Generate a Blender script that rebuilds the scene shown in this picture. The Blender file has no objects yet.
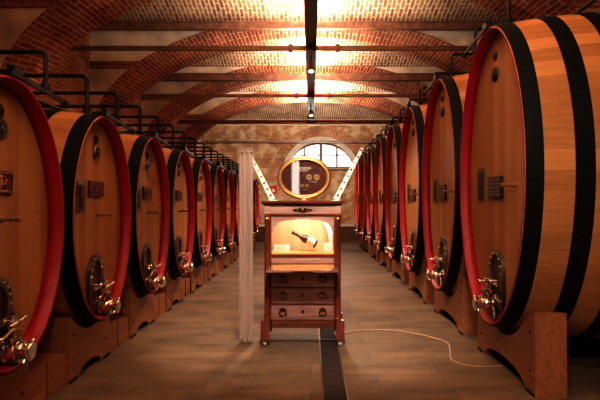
import bpy, bmesh, math, random
from mathutils import Vector, Matrix
random.seed(7)
PI = math.pi
scene = bpy.context.scene
COL = scene.collection

# ------------------------------------------------------------------ materials
def new_mat(name):
    m = bpy.data.materials.new(name); m.use_nodes = True
    nt = m.node_tree
    return m, nt, nt.nodes['Principled BSDF']

def setin(n, key, v):
    if key in n.inputs: n.inputs[key].default_value = v

def ramp(nt, cols):
    r = nt.nodes.new('ShaderNodeValToRGB')
    el = r.color_ramp.elements
    while len(el) < len(cols): el.new(0.5)
    for e, (p, c) in zip(el, cols):
        e.position = p; e.color = (c[0], c[1], c[2], 1)
    return r

def plain(name, col, rough=.5, metal=0., noise=0., scale=8., bump=0., spec=None, emit=None, estr=0):
    m, nt, b = new_mat(name)
    b.inputs['Base Color'].default_value = (*col, 1)
    b.inputs['Roughness'].default_value = rough
    b.inputs['Metallic'].default_value = metal
    if spec is not None: setin(b, 'Specular IOR Level', spec)
    if emit:
        setin(b, 'Emission Color', (*emit, 1)); setin(b, 'Emission Strength', estr)
    tc = nt.nodes.new('ShaderNodeTexCoord')
    n = nt.nodes.new('ShaderNodeTexNoise'); n.inputs['Scale'].default_value = scale
    n.inputs['Detail'].default_value = 4
    nt.links.new(tc.outputs['Object'], n.inputs['Vector'])
    d = noise
    r = ramp(nt, [(.3, [c*(1-d) for c in col]), (.7, [min(1, c*(1+d)) for c in col])])
    nt.links.new(n.outputs['Fac'], r.inputs['Fac'])
    nt.links.new(r.outputs['Color'], b.inputs['Base Color'])
    if bump:
        bp = nt.nodes.new('ShaderNodeBump'); bp.inputs['Strength'].default_value = bump
        bp.inputs['Distance'].default_value = .02
        nt.links.new(n.outputs['Fac'], bp.inputs['Height']); nt.links.new(bp.outputs['Normal'], b.inputs['Normal'])
    return m

def wood(name, dark, light, scale=(3, 30, 30), rough=.45, attr=False, plank=None, coat=0., seed=True):
    """grain noise stretched along one axis; optional board-by-board tone (colour attribute or planks across an axis)"""
    m, nt, b = new_mat(name)
    L = nt.links.new
    tc = nt.nodes.new('ShaderNodeTexCoord')
    oi = nt.nodes.new('ShaderNodeObjectInfo')
    mp = nt.nodes.new('ShaderNodeMapping'); mp.inputs['Scale'].default_value = scale
    L(tc.outputs['Object'], mp.inputs['Vector'])
    if seed:
        vm = nt.nodes.new('ShaderNodeVectorMath'); vm.operation = 'SCALE'; vm.inputs[0].default_value = (9, 17, 5)
        L(oi.outputs['Random'], vm.inputs['Scale']); L(vm.outputs[0], mp.inputs['Location'])
    n = nt.nodes.new('ShaderNodeTexNoise'); n.inputs['Scale'].default_value = 1; n.inputs['Detail'].default_value = 5
    n.inputs['Roughness'].default_value = .6
    L(mp.outputs[0], n.inputs['Vector'])
    fac = n.outputs['Fac']
    if attr or plank:
        mul = nt.nodes.new('ShaderNodeMix'); mul.data_type = 'FLOAT'; mul.inputs[0].default_value = .42
        L(fac, mul.inputs[2])
        if attr:
            a = nt.nodes.new('ShaderNodeAttribute'); a.attribute_name = 'tone'
            L(a.outputs['Fac'], mul.inputs[3])
        else:
            axis, w = plank
            sx = nt.nodes.new('ShaderNodeSeparateXYZ'); L(tc.outputs['Object'], sx.inputs[0])
            dv = nt.nodes.new('ShaderNodeMath'); dv.operation = 'DIVIDE'; dv.inputs[1].default_value = w
            L(sx.outputs[axis], dv.inputs[0])
            ad = nt.nodes.new('ShaderNodeMath'); ad.operation = 'ADD'; L(dv.outputs[0], ad.inputs[0])
            ms = nt.nodes.new('ShaderNodeMath'); ms.operation = 'MULTIPLY'; ms.inputs[1].default_value = 31.
            L(oi.outputs['Random'], ms.inputs[0]); L(ms.outputs[0], ad.inputs[1])
            fl = nt.nodes.new('ShaderNodeMath'); fl.operation = 'FLOOR'; L(ad.outputs[0], fl.inputs[0])
            wn = nt.nodes.new('ShaderNodeTexWhiteNoise'); wn.noise_dimensions = '1D'
            L(fl.outputs[0], wn.inputs['W']); L(wn.outputs['Value'], mul.inputs[3])
        fac = mul.outputs[0]
    r = ramp(nt, [(.22, dark), (.8, light)])
    L(fac, r.inputs['Fac']); L(r.outputs['Color'], b.inputs['Base Color'])
    b.inputs['Roughness'].default_value = rough
    setin(b, 'Coat Weight', coat); setin(b, 'Coat Roughness', .25)
    bp = nt.nodes.new('ShaderNodeBump'); bp.inputs['Strength'].default_value = .15; bp.inputs['Distance'].default_value = .01
    L(n.outputs['Fac'], bp.inputs['Height']); L(bp.outputs['Normal'], b.inputs['Normal'])
    return m

def brick(name, c1, c2, mortar, bw=.25, rh=.075, ms=.012, coord='UV', rot=0, rough=.9, patch=None, bumps=.6, swap=False):
    m, nt, b = new_mat(name)
    L = nt.links.new
    tc = nt.nodes.new('ShaderNodeTexCoord')
    vec = tc.outputs['UV' if coord == 'UV' else 'Object']
    if coord != 'UV':
        s = nt.nodes.new('ShaderNodeSeparateXYZ'); L(vec, s.inputs[0])
        c = nt.nodes.new('ShaderNodeCombineXYZ')
        L(s.outputs[coord[0]], c.inputs[0]); L(s.outputs[coord[1]], c.inputs[1])
        vec = c.outputs[0]
    # wobble so the courses are hand laid
    nz = nt.nodes.new('ShaderNodeTexNoise'); nz.inputs['Scale'].default_value = 2.5
    L(tc.outputs['Object'], nz.inputs['Vector'])
    sc = nt.nodes.new('ShaderNodeVectorMath'); sc.operation = 'SCALE'; sc.inputs['Scale'].default_value = .035
    L(nz.outputs['Color'], sc.inputs[0])
    av = nt.nodes.new('ShaderNodeVectorMath'); av.operation = 'ADD'
    L(vec, av.inputs[0]); L(sc.outputs[0], av.inputs[1])
    bk = nt.nodes.new('ShaderNodeTexBrick')
    bk.inputs['Color1'].default_value = (*c1, 1); bk.inputs['Color2'].default_value = (*c2, 1)
    bk.inputs['Mortar'].default_value = (*mortar, 1)
    bk.inputs['Scale'].default_value = 1; bk.inputs['Mortar Size'].default_value = ms
    bk.inputs['Mortar Smooth'].default_value = .3
    bk.inputs['Brick Width'].default_value = bw; bk.inputs['Row Height'].default_value = rh
    L(av.outputs[0], bk.inputs['Vector'])
    n2 = nt.nodes.new('ShaderNodeTexNoise'); n2.inputs['Scale'].default_value = 1.3; n2.inputs['Detail'].default_value = 6
    L(tc.outputs['Object'], n2.inputs['Vector'])
    col = bk.outputs['Color']
    mx = nt.nodes.new('ShaderNodeMix'); mx.data_type = 'RGBA'; mx.blend_type = 'MULTIPLY'; mx.inputs[0].default_value = .8
    r = ramp(nt, [(.3, (.5, .45, .42)), (.65, (1.1, 1.08, 1.05))])
    L(n2.outputs['Fac'], r.inputs['Fac']); L(col, mx.inputs[6]); L(r.outputs['Color'], mx.inputs[7])
    col = mx.outputs[2]
    if patch:
        pc, lo, hi, sc_ = patch
        n3 = nt.nodes.new('ShaderNodeTexNoise'); n3.inputs['Scale'].default_value = sc_; n3.inputs['Detail'].default_value = 8
        n3.inputs['Roughness'].default_value = .65
        L(tc.outputs['Object'], n3.inputs['Vector'])
        r3 = ramp(nt, [(lo, (0, 0, 0)), (hi, (1, 1, 1))]); L(n3.outputs['Fac'], r3.inputs['Fac'])
        m3 = nt.nodes.new('ShaderNodeMix'); m3.data_type = 'RGBA'
        L(r3.outputs['Color'], m3.inputs[0]); L(col, m3.inputs[6]); m3.inputs[7].default_value = (*pc, 1)
        col = m3.outputs[2]
    L(col, b.inputs['Base Color']); b.inputs['Roughness'].default_value = rough
    setin(b, 'Specular IOR Level', .2)
    bp = nt.nodes.new('ShaderNodeBump'); bp.inputs['Strength'].default_value = bumps; bp.inputs['Distance'].default_value = .012
    bp.invert = True
    L(bk.outputs['Fac'], bp.inputs['Height'])
    b2 = nt.nodes.new('ShaderNodeBump'); b2.inputs['Strength'].default_value = .5; b2.inputs['Distance'].default_value = .02
    n4 = nt.nodes.new('ShaderNodeTexNoise'); n4.inputs['Scale'].default_value = 14; L(tc.outputs['Object'], n4.inputs['Vector'])
    L(n4.outputs['Fac'], b2.inputs['Height']); L(bp.outputs['Normal'], b2.inputs['Normal']); L(b2.outputs['Normal'], b.inputs['Normal'])
    return m

M = {}
M['stave'] = wood('stave_oak', (.37, .16, .055), (.64, .31, .12), (2, 26, 26), .45, attr=True, coat=.15)
M['head'] = wood('head_oak', (.29, .125, .042), (.43, .205, .075), (24, 24, 1.6), .5, plank=(1, .135), coat=.05)
M['red'] = plain('red_paint', (.32, .002, .009), .5, noise=.12, scale=5)
M['black_hoop'] = plain('black_steel_hoop', (.006, .006, .0065), .5, .0, noise=.3, scale=12)
M['black_hoop'].node_tree.nodes['Principled BSDF'].inputs['Specular IOR Level'].default_value = .25
M['black_pipe'] = plain('black_pipe', (.010, .010, .011), .45, .0)
M['cradle'] = wood('cradle_wood', (.22, .080, .032), (.44, .18, .072), (30, 2.2, 22), .5, coat=.1)
M['dark_bung'] = plain('dark_bung', (.03, .02, .015), .5, .2)
M['pewter'] = plain('old_metal', (.20, .16, .13), .36, .9, noise=.35, scale=40)
M['chrome'] = plain('polished_steel', (.72, .66, .58), .16, 1.)
M['brass'] = plain('brass', (.75, .45, .14), .28, 1.)
M['plate_metal'] = plain('etched_plate', (.22, .17, .12), .35, .7, noise=.4, scale=60)
M['plate_black'] = plain('black_plate', (.025, .012, .010), .3, .1)
M['plate_red'] = plain('dark_red_plate', (.11, .02, .014), .3, .1)
M['medalgold'] = plain('pale_medal', (.85, .66, .36), .4, .2)
M['dullcrest'] = plain('dull_crest', (.16, .05, .03), .4, .3)
M['gold'] = plain('gilt', (.60, .34, .13), .34, .85, noise=.15, scale=30)
M['tan'] = plain('turned_wood', (.26, .13, .055), .45)
M['inner_dark'] = plain('manhole_door', (.09, .025, .018), .4, .1)
M['rib'] = brick('arch_brick', (.30, .085, .052), (.44, .165, .10), (.60, .44, .32), .26, .078, .011, 'UV', bumps=.7)
M['ringbrick'] = brick('ring_brick', (.36, .16, .09), (.48, .24, .13), (.55, .38, .26), .26, .085, .012, 'UV', patch=((.58, .40, .27), .5, .7, 3))
M['vault'] = brick('vault_brick', (.29, .135, .085), (.47, .27, .17), (.74, .60, .45), .26, .085, .016, (1, 0), patch=((.60, .42, .28), .58, .8, 3), bumps=.8)
M['wallbrick'] = brick('old_wall_brick', (.40, .17, .08), (.55, .28, .14), (.55, .38, .24), .27, .08, .013, (0, 2), patch=((.62, .44, .28), .50, .66, 1.6), bumps=.7)
M['sidebrick'] = brick('side_wall_brick', (.34, .12, .06), (.45, .2, .1), (.5, .36, .25), .27, .08, .013, (1, 2), patch=((.55, .42, .30), .5, .62, .9))
M['plaster'] = plain('old_plaster', (.78, .66, .54), .95, noise=.3, scale=2.2, bump=.5)
M['brickband'] = brick('spandrel_brick', (.36, .09, .045), (.45, .14, .08), (.5, .36, .26), .26, .075, .012, (0, 2))
M['beam'] = plain('rusty_beam', (.22, .10, .065), .7, .0, noise=.4, scale=7)
M['tie'] = plain('painted_iron', (.26, .18, .14), .5, .2, noise=.2, scale=10)
M['tray'] = plain('dark_lighting_channel', (.17, .10, .075), .3, .3, noise=.3, scale=6)
M['led'] = plain('warm_light_strip', (1, .9, .7), .5, emit=(1, .78, .48), estr=60)
M['bulb'] = plain('lit_lens', (1, .9, .7), .5, emit=(1, .86, .66), estr=14)
M['softpane'] = plain('bright_pane', (.9, .85, .8), .5, emit=(1, .93, .84), estr=2.0)
M['white_paint'] = plain('white_paint', (.80, .74, .66), .45, noise=.08, scale=6)
M['trimstone'] = plain('pale_render', (.62, .54, .46), .8, noise=.15, scale=4)
M['winframe'] = plain('dark_window_frame', (.16, .10, .07), .5)
M['cab'] = wood('mahogany', (.085, .020, .012), (.24, .070, .040), (3, 30, 26), .22, coat=.6)
M['cabv'] = wood('mahogany_upright', (.10, .022, .012), (.26, .065, .034), (26, 26, 3), .2, coat=.7)
M['cabpale'] = wood('faded_veneer', (.27, .145, .12), (.52, .34, .29), (3, 30, 26), .25, coat=.5)
M['slide'] = wood('slide_veneer', (.42, .21, .12), (.62, .35, .20), (3, 24, 20), .35, coat=.3)
M['cabmid'] = wood('mid_veneer', (.19, .085, .07), (.42, .23, .19), (3, 30, 26), .22, coat=.6)
M['cablight'] = wood('pale_oak', (.52, .26, .10), (.74, .42, .18), (2.5, 20, 20), .4)
M['panel'] = wood('display_back', (.46, .30, .17), (.72, .53, .35), (16, 4, 2), .5, plank=(0, .09), seed=False)
M['bronze'] = plain('dark_bronze', (.10, .055, .025), .38, .9)
M['bottle'] = plain('brown_glass', (.10, .030, .014), .10, 0)
M['foil'] = plain('dark_foil', (.05, .02, .015), .25, .5)
M['paper'] = plain('cream_paper', (.82, .72, .56), .8)
M['ink'] = plain('ink', (.05, .04, .035), .7)
M['white'] = plain('white_card', (.85, .82, .76), .7)
M['plum'] = plain('plum_velvet', (.17, .055, .060), .35)
M['redsign'] = plain('red_sign', (.65, .02, .02), .4)
M['grate'] = plain('dark_grating', (.030, .018, .012), .85, .0)
M['edge'] = plain('worn_steel_edge', (.22, .15, .11), .4, .8)
M['cable'] = plain('pale_cable', (.42, .30, .20), .5)
M['rubber'] = plain('rubber', (.02, .02, .02), .6)
M['near_black'] = plain('near_black_matte', (.02, .012, .010), .9)  # near-black colour of the cradle foot pads and pegs

def glass_mat(name, refl=.25, tint=(1, 1, 1)):
    m, nt, b = new_mat(name); nt.nodes.remove(b)
    out = [n for n in nt.nodes if n.type == 'OUTPUT_MATERIAL'][0]
    g = nt.nodes.new('ShaderNodeBsdfGlossy'); g.inputs['Roughness'].default_value = .03
    t = nt.nodes.new('ShaderNodeBsdfTransparent'); t.inputs['Color'].default_value = (*tint, 1)
    fr = nt.nodes.new('ShaderNodeFresnel'); fr.inputs['IOR'].default_value = 1.45
    ad = nt.nodes.new('ShaderNodeMath'); ad.operation = 'ADD'; ad.use_clamp = True; ad.inputs[1].default_value = refl
    nt.links.new(fr.outputs[0], ad.inputs[0])
    mx = nt.nodes.new('ShaderNodeMixShader')
    nt.links.new(ad.outputs[0], mx.inputs[0]); nt.links.new(t.outputs[0], mx.inputs[1]); nt.links.new(g.outputs[0], mx.inputs[2])
    nt.links.new(mx.outputs[0], out.inputs['Surface'])
    return m
M['glass'] = glass_mat('clear_glass', .02)
M['mirror_glass'] = glass_mat('reflective_glass', .22)
def frosted():
    m, nt, b = new_mat('translucent_acrylic'); 
    out = [n for n in nt.nodes if n.type == 'OUTPUT_MATERIAL'][0]
    b.inputs['Base Color'].default_value = (.60, .50, .45, 1); b.inputs['Roughness'].default_value = .2
    t = nt.nodes.new('ShaderNodeBsdfTransparent'); t.inputs['Color'].default_value = (.95, .9, .86, 1)
    tl = nt.nodes.new('ShaderNodeBsdfTranslucent'); tl.inputs['Color'].default_value = (.7, .6, .54, 1)
    m1 = nt.nodes.new('ShaderNodeMixShader'); m1.inputs[0].default_value = .35
    m2 = nt.nodes.new('ShaderNodeMixShader'); m2.inputs[0].default_value = .45
    nt.links.new(b.outputs[0], m1.inputs[1]); nt.links.new(tl.outputs[0], m1.inputs[2])
    nt.links.new(m1.outputs[0], m2.inputs[1]); nt.links.new(t.outputs[0], m2.inputs[2])
    nt.links.new(m2.outputs[0], out.inputs['Surface'])
    return m
M['acrylic'] = frosted()
def daylight():
    m, nt, b = new_mat('daylight_pane')
    setin(b, 'Emission Color', (.93, .97, 1, 1)); setin(b, 'Emission Strength', 1.15)
    b.inputs['Base Color'].default_value = (.8, .85, .9, 1); b.inputs['Roughness'].default_value = .1
    tc = nt.nodes.new('ShaderNodeTexCoord'); n = nt.nodes.new('ShaderNodeTexNoise'); n.inputs['Scale'].default_value = 1.5
    r = ramp(nt, [(.35, (.80, .88, .95)), (.6, (1, 1, 1))])
    nt.links.new(tc.outputs['Object'], n.inputs['Vector']); nt.links.new(n.outputs['Fac'], r.inputs['Fac'])
    nt.links.new(r.outputs['Color'], b.inputs['Emission Color'])
    return m
M['daylight'] = daylight()
def floor_mat():
    m, nt, b = new_mat('stone_slab_floor'); L = nt.links.new
    tc = nt.nodes.new('ShaderNodeTexCoord')
    bk = nt.nodes.new('ShaderNodeTexBrick')
    bk.inputs['Scale'].default_value = 1; bk.inputs['Brick Width'].default_value = 1.15; bk.inputs['Row Height'].default_value = .34
    bk.inputs['Mortar Size'].default_value = .006; bk.inputs['Mortar Smooth'].default_value = .6
    bk.inputs['Color1'].default_value = (.15, .092, .052, 1); bk.inputs['Color2'].default_value = (.19, .120, .070, 1)
    bk.inputs['Mortar'].default_value = (.10, .062, .036, 1)
    L(tc.outputs['Object'], bk.inputs['Vector'])
    n = nt.nodes.new('ShaderNodeTexNoise'); n.inputs['Scale'].default_value = 1.1; n.inputs['Detail'].default_value = 9; n.inputs['Roughness'].default_value = .7
    mp = nt.nodes.new('ShaderNodeMapping'); mp.inputs['Scale'].default_value = (1, 2.4, 1); L(tc.outputs['Object'], mp.inputs[0]); L(mp.outputs[0], n.inputs['Vector'])
    r = ramp(nt, [(.34, (.42, .40, .38)), (.5, (.85, .84, .82)), (.68, (1.25, 1.25, 1.22))]); L(n.outputs['Fac'], r.inputs['Fac'])
    mx = nt.nodes.new('ShaderNodeMix'); mx.data_type = 'RGBA'; mx.blend_type = 'MULTIPLY'; mx.inputs[0].default_value = .9
    L(bk.outputs['Color'], mx.inputs[6]); L(r.outputs['Color'], mx.inputs[7]); L(mx.outputs[2], b.inputs['Base Color'])
    b.inputs['Roughness'].default_value = .62
    n2 = nt.nodes.new('ShaderNodeTexNoise'); n2.inputs['Scale'].default_value = 40; n2.inputs['Detail'].default_value = 6; L(tc.outputs['Object'], n2.inputs['Vector'])
    bp = nt.nodes.new('ShaderNodeBump'); bp.inputs['Strength'].default_value = .45; bp.inputs['Distance'].default_value = .01
    L(n2.outputs['Fac'], bp.inputs['Height']); L(bp.outputs['Normal'], b.inputs['Normal'])
    return m
M['floor'] = floor_mat()

# ------------------------------------------------------------------ mesh helpers
def link(name, me, mat, parent=None, smooth=False):
    o = bpy.data.objects.new(name, me); COL.objects.link(o)
    if mat: me.materials.append(M[mat] if isinstance(mat, str) else mat)
    if parent: o.parent = parent
    if smooth:
        for p in me.polygons: p.use_smooth = True
    return o

def fin(name, bm, mat, parent=None, smooth=False, bevel=0, loc=None):
    bmesh.ops.recalc_face_normals(bm, faces=bm.faces)
    if bevel:
        bmesh.ops.bevel(bm, geom=[e for e in bm.edges if len(e.link_faces) == 2 and e.calc_face_angle(0) > .6], offset=bevel, segments=2, affect='EDGES')
    me = bpy.data.meshes.new(name); bm.to_mesh(me); bm.free()
    o = link(name, me, mat, parent, smooth)
    if smooth:
        try: me.set_sharp_from_angle(angle=.7)
        except Exception: pass
    if loc: o.location = loc
    return o

def box(bm, c, s, rot=None):
    r = bmesh.ops.create_cube(bm, size=1)
    for v in r['verts']:
        p = Vector((v.co.x*s[0], v.co.y*s[1], v.co.z*s[2]))
        if rot is not None: p = rot @ p
        v.co = p + Vector(c)
    return r['verts']

def boxr(bm, a, b):
    return box(bm, [(a[i]+b[i])/2 for i in range(3)], [abs(b[i]-a[i]) for i in range(3)])

def cyl(bm, p0, p1, r0, r1=None, n=16):
    if r1 is None: r1 = r0
    p0 = Vector(p0); p1 = Vector(p1); d = (p1-p0)
    q = d.to_track_quat('Z', 'Y'); rings = []
    for p, r in ((p0, r0), (p1, r1)):
        rings.append([bm.verts.new(p + q @ Vector((r*math.cos(2*PI*i/n), r*math.sin(2*PI*i/n), 0))) for i in range(n)])
    for i in range(n):
        bm.faces.new((rings[0][i], rings[0][(i+1) % n], rings[1][(i+1) % n], rings[1][i]))
    bm.faces.new(rings[0][::-1]); bm.faces.new(rings[1])

def lathe(bm, p0, axis, prof, n=20, ex=1., ey=1.):
    """prof: (distance along axis, radius)"""
    q = Vector(axis).normalized().to_track_quat('Z', 'Y'); p0 = Vector(p0); rings = []
    for t, r in prof:
        rings.append([bm.verts.new(p0 + q @ Vector((max(r, 1e-4)*ex*math.cos(2*PI*i/n), max(r, 1e-4)*ey*math.sin(2*PI*i/n), t))) for i in range(n)])
    for a, b in zip(rings, rings[1:]):
        for i in range(n): bm.faces.new((a[i], a[(i+1) % n], b[(i+1) % n], b[i]))
    bm.faces.new(rings[0][::-1]); bm.faces.new(rings[-1])

def tube(bm, pts, r, n=8, closed=False):
    pts = [Vector(p) for p in pts]; rings = []
    N = len(pts); up = Vector((0, 0, 1))
    for i, p in enumerate(pts):
        if closed: d = pts[(i+1) % N]-pts[i-1]
        else: d = pts[min(i+1, N-1)]-pts[max(i-1, 0)]
        d.normalize()
        a = up if abs(d.dot(up)) < .95 else Vector((0, 1, 0))
        u = d.cross(a).normalized(); v = d.cross(u).normalized()
        rings.append([bm.verts.new(p+u*r*math.cos(2*PI*k/n)+v*r*math.sin(2*PI*k/n)) for k in range(n)])
    R = rings+[rings[0]] if closed else rings
    for a, b in zip(R, R[1:]):
        for k in range(n): bm.faces.new((a[k], a[(k+1) % n], b[(k+1) % n], b[k]))
    if not closed:
        bm.faces.new(rings[0][::-1]); bm.faces.new(rings[-1])

def prism(bm, poly, axis, a, b):
    """polygon of 2-D points extruded along axis 0/1/2 from a to b"""
    def P(p, t):
        return {0: (t, p[0], p[1]), 1: (p[0], t, p[1]), 2: (p[0], p[1], t)}[axis]
    A = [bm.verts.new(P(p, a)) for p in poly]; B = [bm.verts.new(P(p, b)) for p in poly]
    bm.faces.new(A[::-1]); bm.faces.new(B)
    for i in range(len(poly)):
        j = (i+1) % len(poly); bm.faces.new((A[i], A[j], B[j], B[i]))

def plate_with_holes(name, outer, holes, thick, mat, parent=None):
    """flat shape in its own XY plane with real openings"""
    cu = bpy.data.curves.new(name, 'CURVE'); cu.dimensions = '2D'; cu.fill_mode = 'BOTH'; cu.extrude = thick/2
    for loop in [outer]+holes:
        s = cu.splines.new('POLY'); s.points.add(len(loop)-1); s.use_cyclic_u = True
        for p, q in zip(s.points, loop): p.co = (q[0], q[1], 0, 1)
    t = bpy.data.objects.new('t', cu); COL.objects.link(t)
    dg = bpy.context.evaluated_depsgraph_get(); dg.update()
    me = bpy.data.meshes.new_from_object(t.evaluated_get(dg)); me.name = name
    bpy.data.objects.remove(t); bpy.data.curves.remove(cu)
    me.materials.clear()
    return link(name, me, mat, parent)

def empty(name, loc=(0, 0, 0), rz=0):
    o = bpy.data.objects.new(name, None); COL.objects.link(o); o.location = loc; o.rotation_euler = (0, 0, rz)
    o.empty_display_size = .2
    return o

def tag(o, label, cat, group=None):
    o['label'] = label; o['category'] = cat
    if group: o['group'] = group
    return o
def struct(o, label=None, cat=None):
    o['kind'] = 'structure'
    if label: o['label'] = label
    if cat: o['category'] = cat
    return o
def copy_tree(o, parent=None):
    c = o.copy(); COL.objects.link(c)
    if parent is not None: c.parent = parent
    for ch in list(o.children): copy_tree(ch, c)
    return c

# ------------------------------------------------------------------ room
YB, YF, XW = 20.6, -2.6, 4.4
P0, PITCH = .85, 3.0
RIBS = [.85, 3.85, 6.85, 9.9, 12.9, 15.75]

bm = bmesh.new(); boxr(bm, (-XW-.3, YF-.3, -.12), (XW+.3, YB+.3, 0))
struct(fin('floor', bm, 'floor'), 'worn brown stone slab cellar floor', 'floor')
for s, nm in ((-1, 'wall_left'), (1, 'wall_right')):
    bm = bmesh.new(); boxr(bm, (s*XW, YF-.3, 0), (s*(XW+.3), YB+.3, 5.6))
    struct(fin(nm, bm, 'sidebrick'), 'brick side wall behind the casks on the %s' % ('left' if s < 0 else 'right'), 'wall')
bm = bmesh.new(); boxr(bm, (-XW-.3, YF-.3, 0), (XW+.3, YF, 5.6))
struct(fin('wall_front', bm, 'wallbrick'), 'brick wall at the near end of the cellar', 'wall')

# back wall with a lunette opening
WX, WZ, WR = .41, 3.02, 1.36           # centre x, sill height, radius of glass
def arc(cx, cz, rx, rz, a0, a1, n=28): return [(cx+rx*math.cos(a0+(a1-a0)*i/n), cz+rz*math.sin(a0+(a1-a0)*i/n)) for i in range(n+1)]
outer = [(-XW, 0), (XW, 0), (XW, 5.6), (-XW, 5.6)]
hole = arc(WX, WZ, WR, 1.05, 0, PI)
w = plate_with_holes('wall_back', outer, [hole], .3, 'wallbrick')
w.rotation_euler = (PI/2, 0, 0); w.location = (0, YB+.15, 0)
# object coords of this plate: x, y(=height): own material
M['backbrick'] = brick('back_wall_brick', (.40, .17, .08), (.58, .30, .15), (.58, .40, .25), .27, .08, .013, (0, 1), patch=((.70, .52, .35), .44, .60, 2.2), bumps=.9)
w.data.materials.clear(); w.data.materials.append(M['backbrick'])
struct(w, 'rough old brick end wall with a half-round window', 'wall')

def ring_arch(name, cx, cz, r0x, r0z, r1x, r1z, y0, y1, mat, a0=0, a1=PI, n=48, parent=None):
    """arch ring with radial brick UVs (u = radial or depth, v = arc length)"""
    bm = bmesh.new(); uv = bm.loops.layers.uv.new('UVMap')
    P = []; s = 0; S = []
    for i in range(n+1):
        a = a0+(a1-a0)*i/n
        P.append(((cx+r0x*math.cos(a), cz+r0z*math.sin(a)), (cx+r1x*math.cos(a), cz+r1z*math.sin(a))))
        if i: s += math.dist(P[-1][0], P[-2][0])*1.04
        S.append(s)
    V = [[bm.verts.new((p[0][0], y0, p[0][1])), bm.verts.new((p[1][0], y0, p[1][1])), bm.verts.new((p[1][0], y1, p[1][1])), bm.verts.new((p[0][0], y1, p[0][1]))] for p in P]
    th = (r1x-r0x+r1z-r0z)/2
    U = [(0, th), (0, y1-y0), (0, th), (y1-y0, 0)]
    for i in range(n):
        for k in range(4):
            k2 = (k+1) % 4
            f = bm.faces.new((V[i][k], V[i][k2], V[i+1][k2], V[i+1][k]))
            u0, u1 = U[k]
            for l, (uu, vv) in zip(f.loops, ((u0, S[i]), (u1, S[i]), (u1, S[i+1]), (u0, S[i+1]))): l[uv].uv = (uu+.13, vv)
    bm.faces.new(V[0][::-1]); bm.faces.new(V[-1])
    bmesh.ops.recalc_face_normals(bm, faces=bm.faces)
    me = bpy.data.meshes.new(name); bm.to_mesh(me); bm.free()
    return link(name, me, mat, parent)

# brick ring and pale trim of the lunette
struct(ring_arch('trim_1', WX, WZ-.25, 1.62, 1.56, 2.02, 1.98, YB-.012, YB+.05, 'ringbrick', a0=-.0, a1=PI), 'brick relieving arch around the half-round window', 'arch')
struct(ring_arch('trim_2', WX, WZ-.25, 1.38, 1.33, 1.60, 1.54, YB-.05, YB+.2, 'trimstone', a0=-.0, a1=PI), 'pale rendered surround of the half-round window', 'window surround')

# window: frame, mullions, panes
wn = struct(empty('window_1', (WX, YB+.12, WZ)), 'half-round window with white daylight behind dark glazing bars', 'window')
bm = bmesh.new()
tube(bm, [(x, 0, z) for x, z in arc(0, 0, WR-.02, 1.03, 0, PI, 30)], .045, 6)
boxr(bm, (-WR, -.05, -.03), (WR, .05, .06)); boxr(bm, (-.06, -.045, 0), (.06, .045, 1.03))
fin('window_frame', bm, 'winframe', wn)
for x in (-.68, .66):
    bm = bmesh.new(); h = 1.03*math.sqrt(max(0, 1-(x/WR)**2)); boxr(bm, (x-.03, -.03, .04), (x+.03, .03, h)); fin('glazing_bar', bm, 'winframe', wn)
bm = bmesh.new(); boxr(bm, (-1.14, -.03, .53), (1.14, .03, .565)); fin('glazing_bar', bm, 'winframe', wn)
bm = bmesh.new(); prism(bm, arc(0, 0, WR-.01, 1.04, 0, PI), 1, .03, .04); fin('window_pane', bm, 'daylight', wn)
bm = bmesh.new(); boxr(bm, (WX-1.5, YB-.06, WZ-.09), (WX+1.5, YB+.25, WZ-.03)); struct(fin('trim_3', bm, 'winframe'), 'dark sill under the half-round window', 'sill')
# ledge and rough plinth at the foot of the back wall
bm = bmesh.new(); boxr(bm, (-XW, YB-.10, 0), (XW, YB, .62)); struct(fin('baseboard_back', bm, brick('plinth_brick', (.13, .06, .035), (.2, .1, .055), (.12, .07, .045), .3, .1, .02, (0, 2))), 'dark rough masonry plinth below the end wall', 'plinth')
bm = bmesh.new(); boxr(bm, (-XW, YB-.16, .62), (XW, YB, .70)); struct(fin('trim_4', bm, 'trimstone'), 'pale ledge on top of the plinth', 'ledge')
bm = bmesh.new(); boxr(bm, (-XW, YB-.04, 4.78), (XW, YB, 5.3)); struct(fin('trim_5', bm, 'plaster'), 'pale plaster band at the top of the end wall', 'plaster band')

# ceiling vaults: shallow cross vaults between the ribs
bm = bmesh.new()
ed = [YF]+[r+.2 for r in RIBS]+[YB]
ZC = lambda y: 5.0
for a, b in zip(ed, ed[1:]):
    n = 14; rise = .34*(b-a)/3.0 if (b-a) < 4 else .30
    pr = []
    for i in range(n+1):
        t = i/n; pr.append((a+(b-a)*t, 5.0+rise*math.sin(PI*t)**.8))
    xs = [-XW-.1+(2*XW+.2)*k/8 for k in range(9)]
    G = [[bm.verts.new((x, y, z)) for x in xs] for y, z in pr]
    for i in range(n):
        for k in range(8): bm.faces.new((G[i][k], G[i+1][k], G[i+1][k+1], G[i][k+1]))
bmesh.ops.recalc_face_normals(bm, faces=bm.faces)
me = bpy.data.meshes.new('ceiling'); bm.to_mesh(me); bm.free()
ce = link('ceiling', me, 'vault'); 
for p in me.polygons: p.use_smooth = True
struct(ce, 'shallow brick vaults between the arches', 'ceiling')
bm = bmesh.new(); boxr(bm, (-XW-.3, YF-.3, 5.45), (XW+.3, YB+.3, 5.6)); struct(fin('trim_6', bm, 'plaster'), 'masonry over the vaults', 'roof slab')

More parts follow.
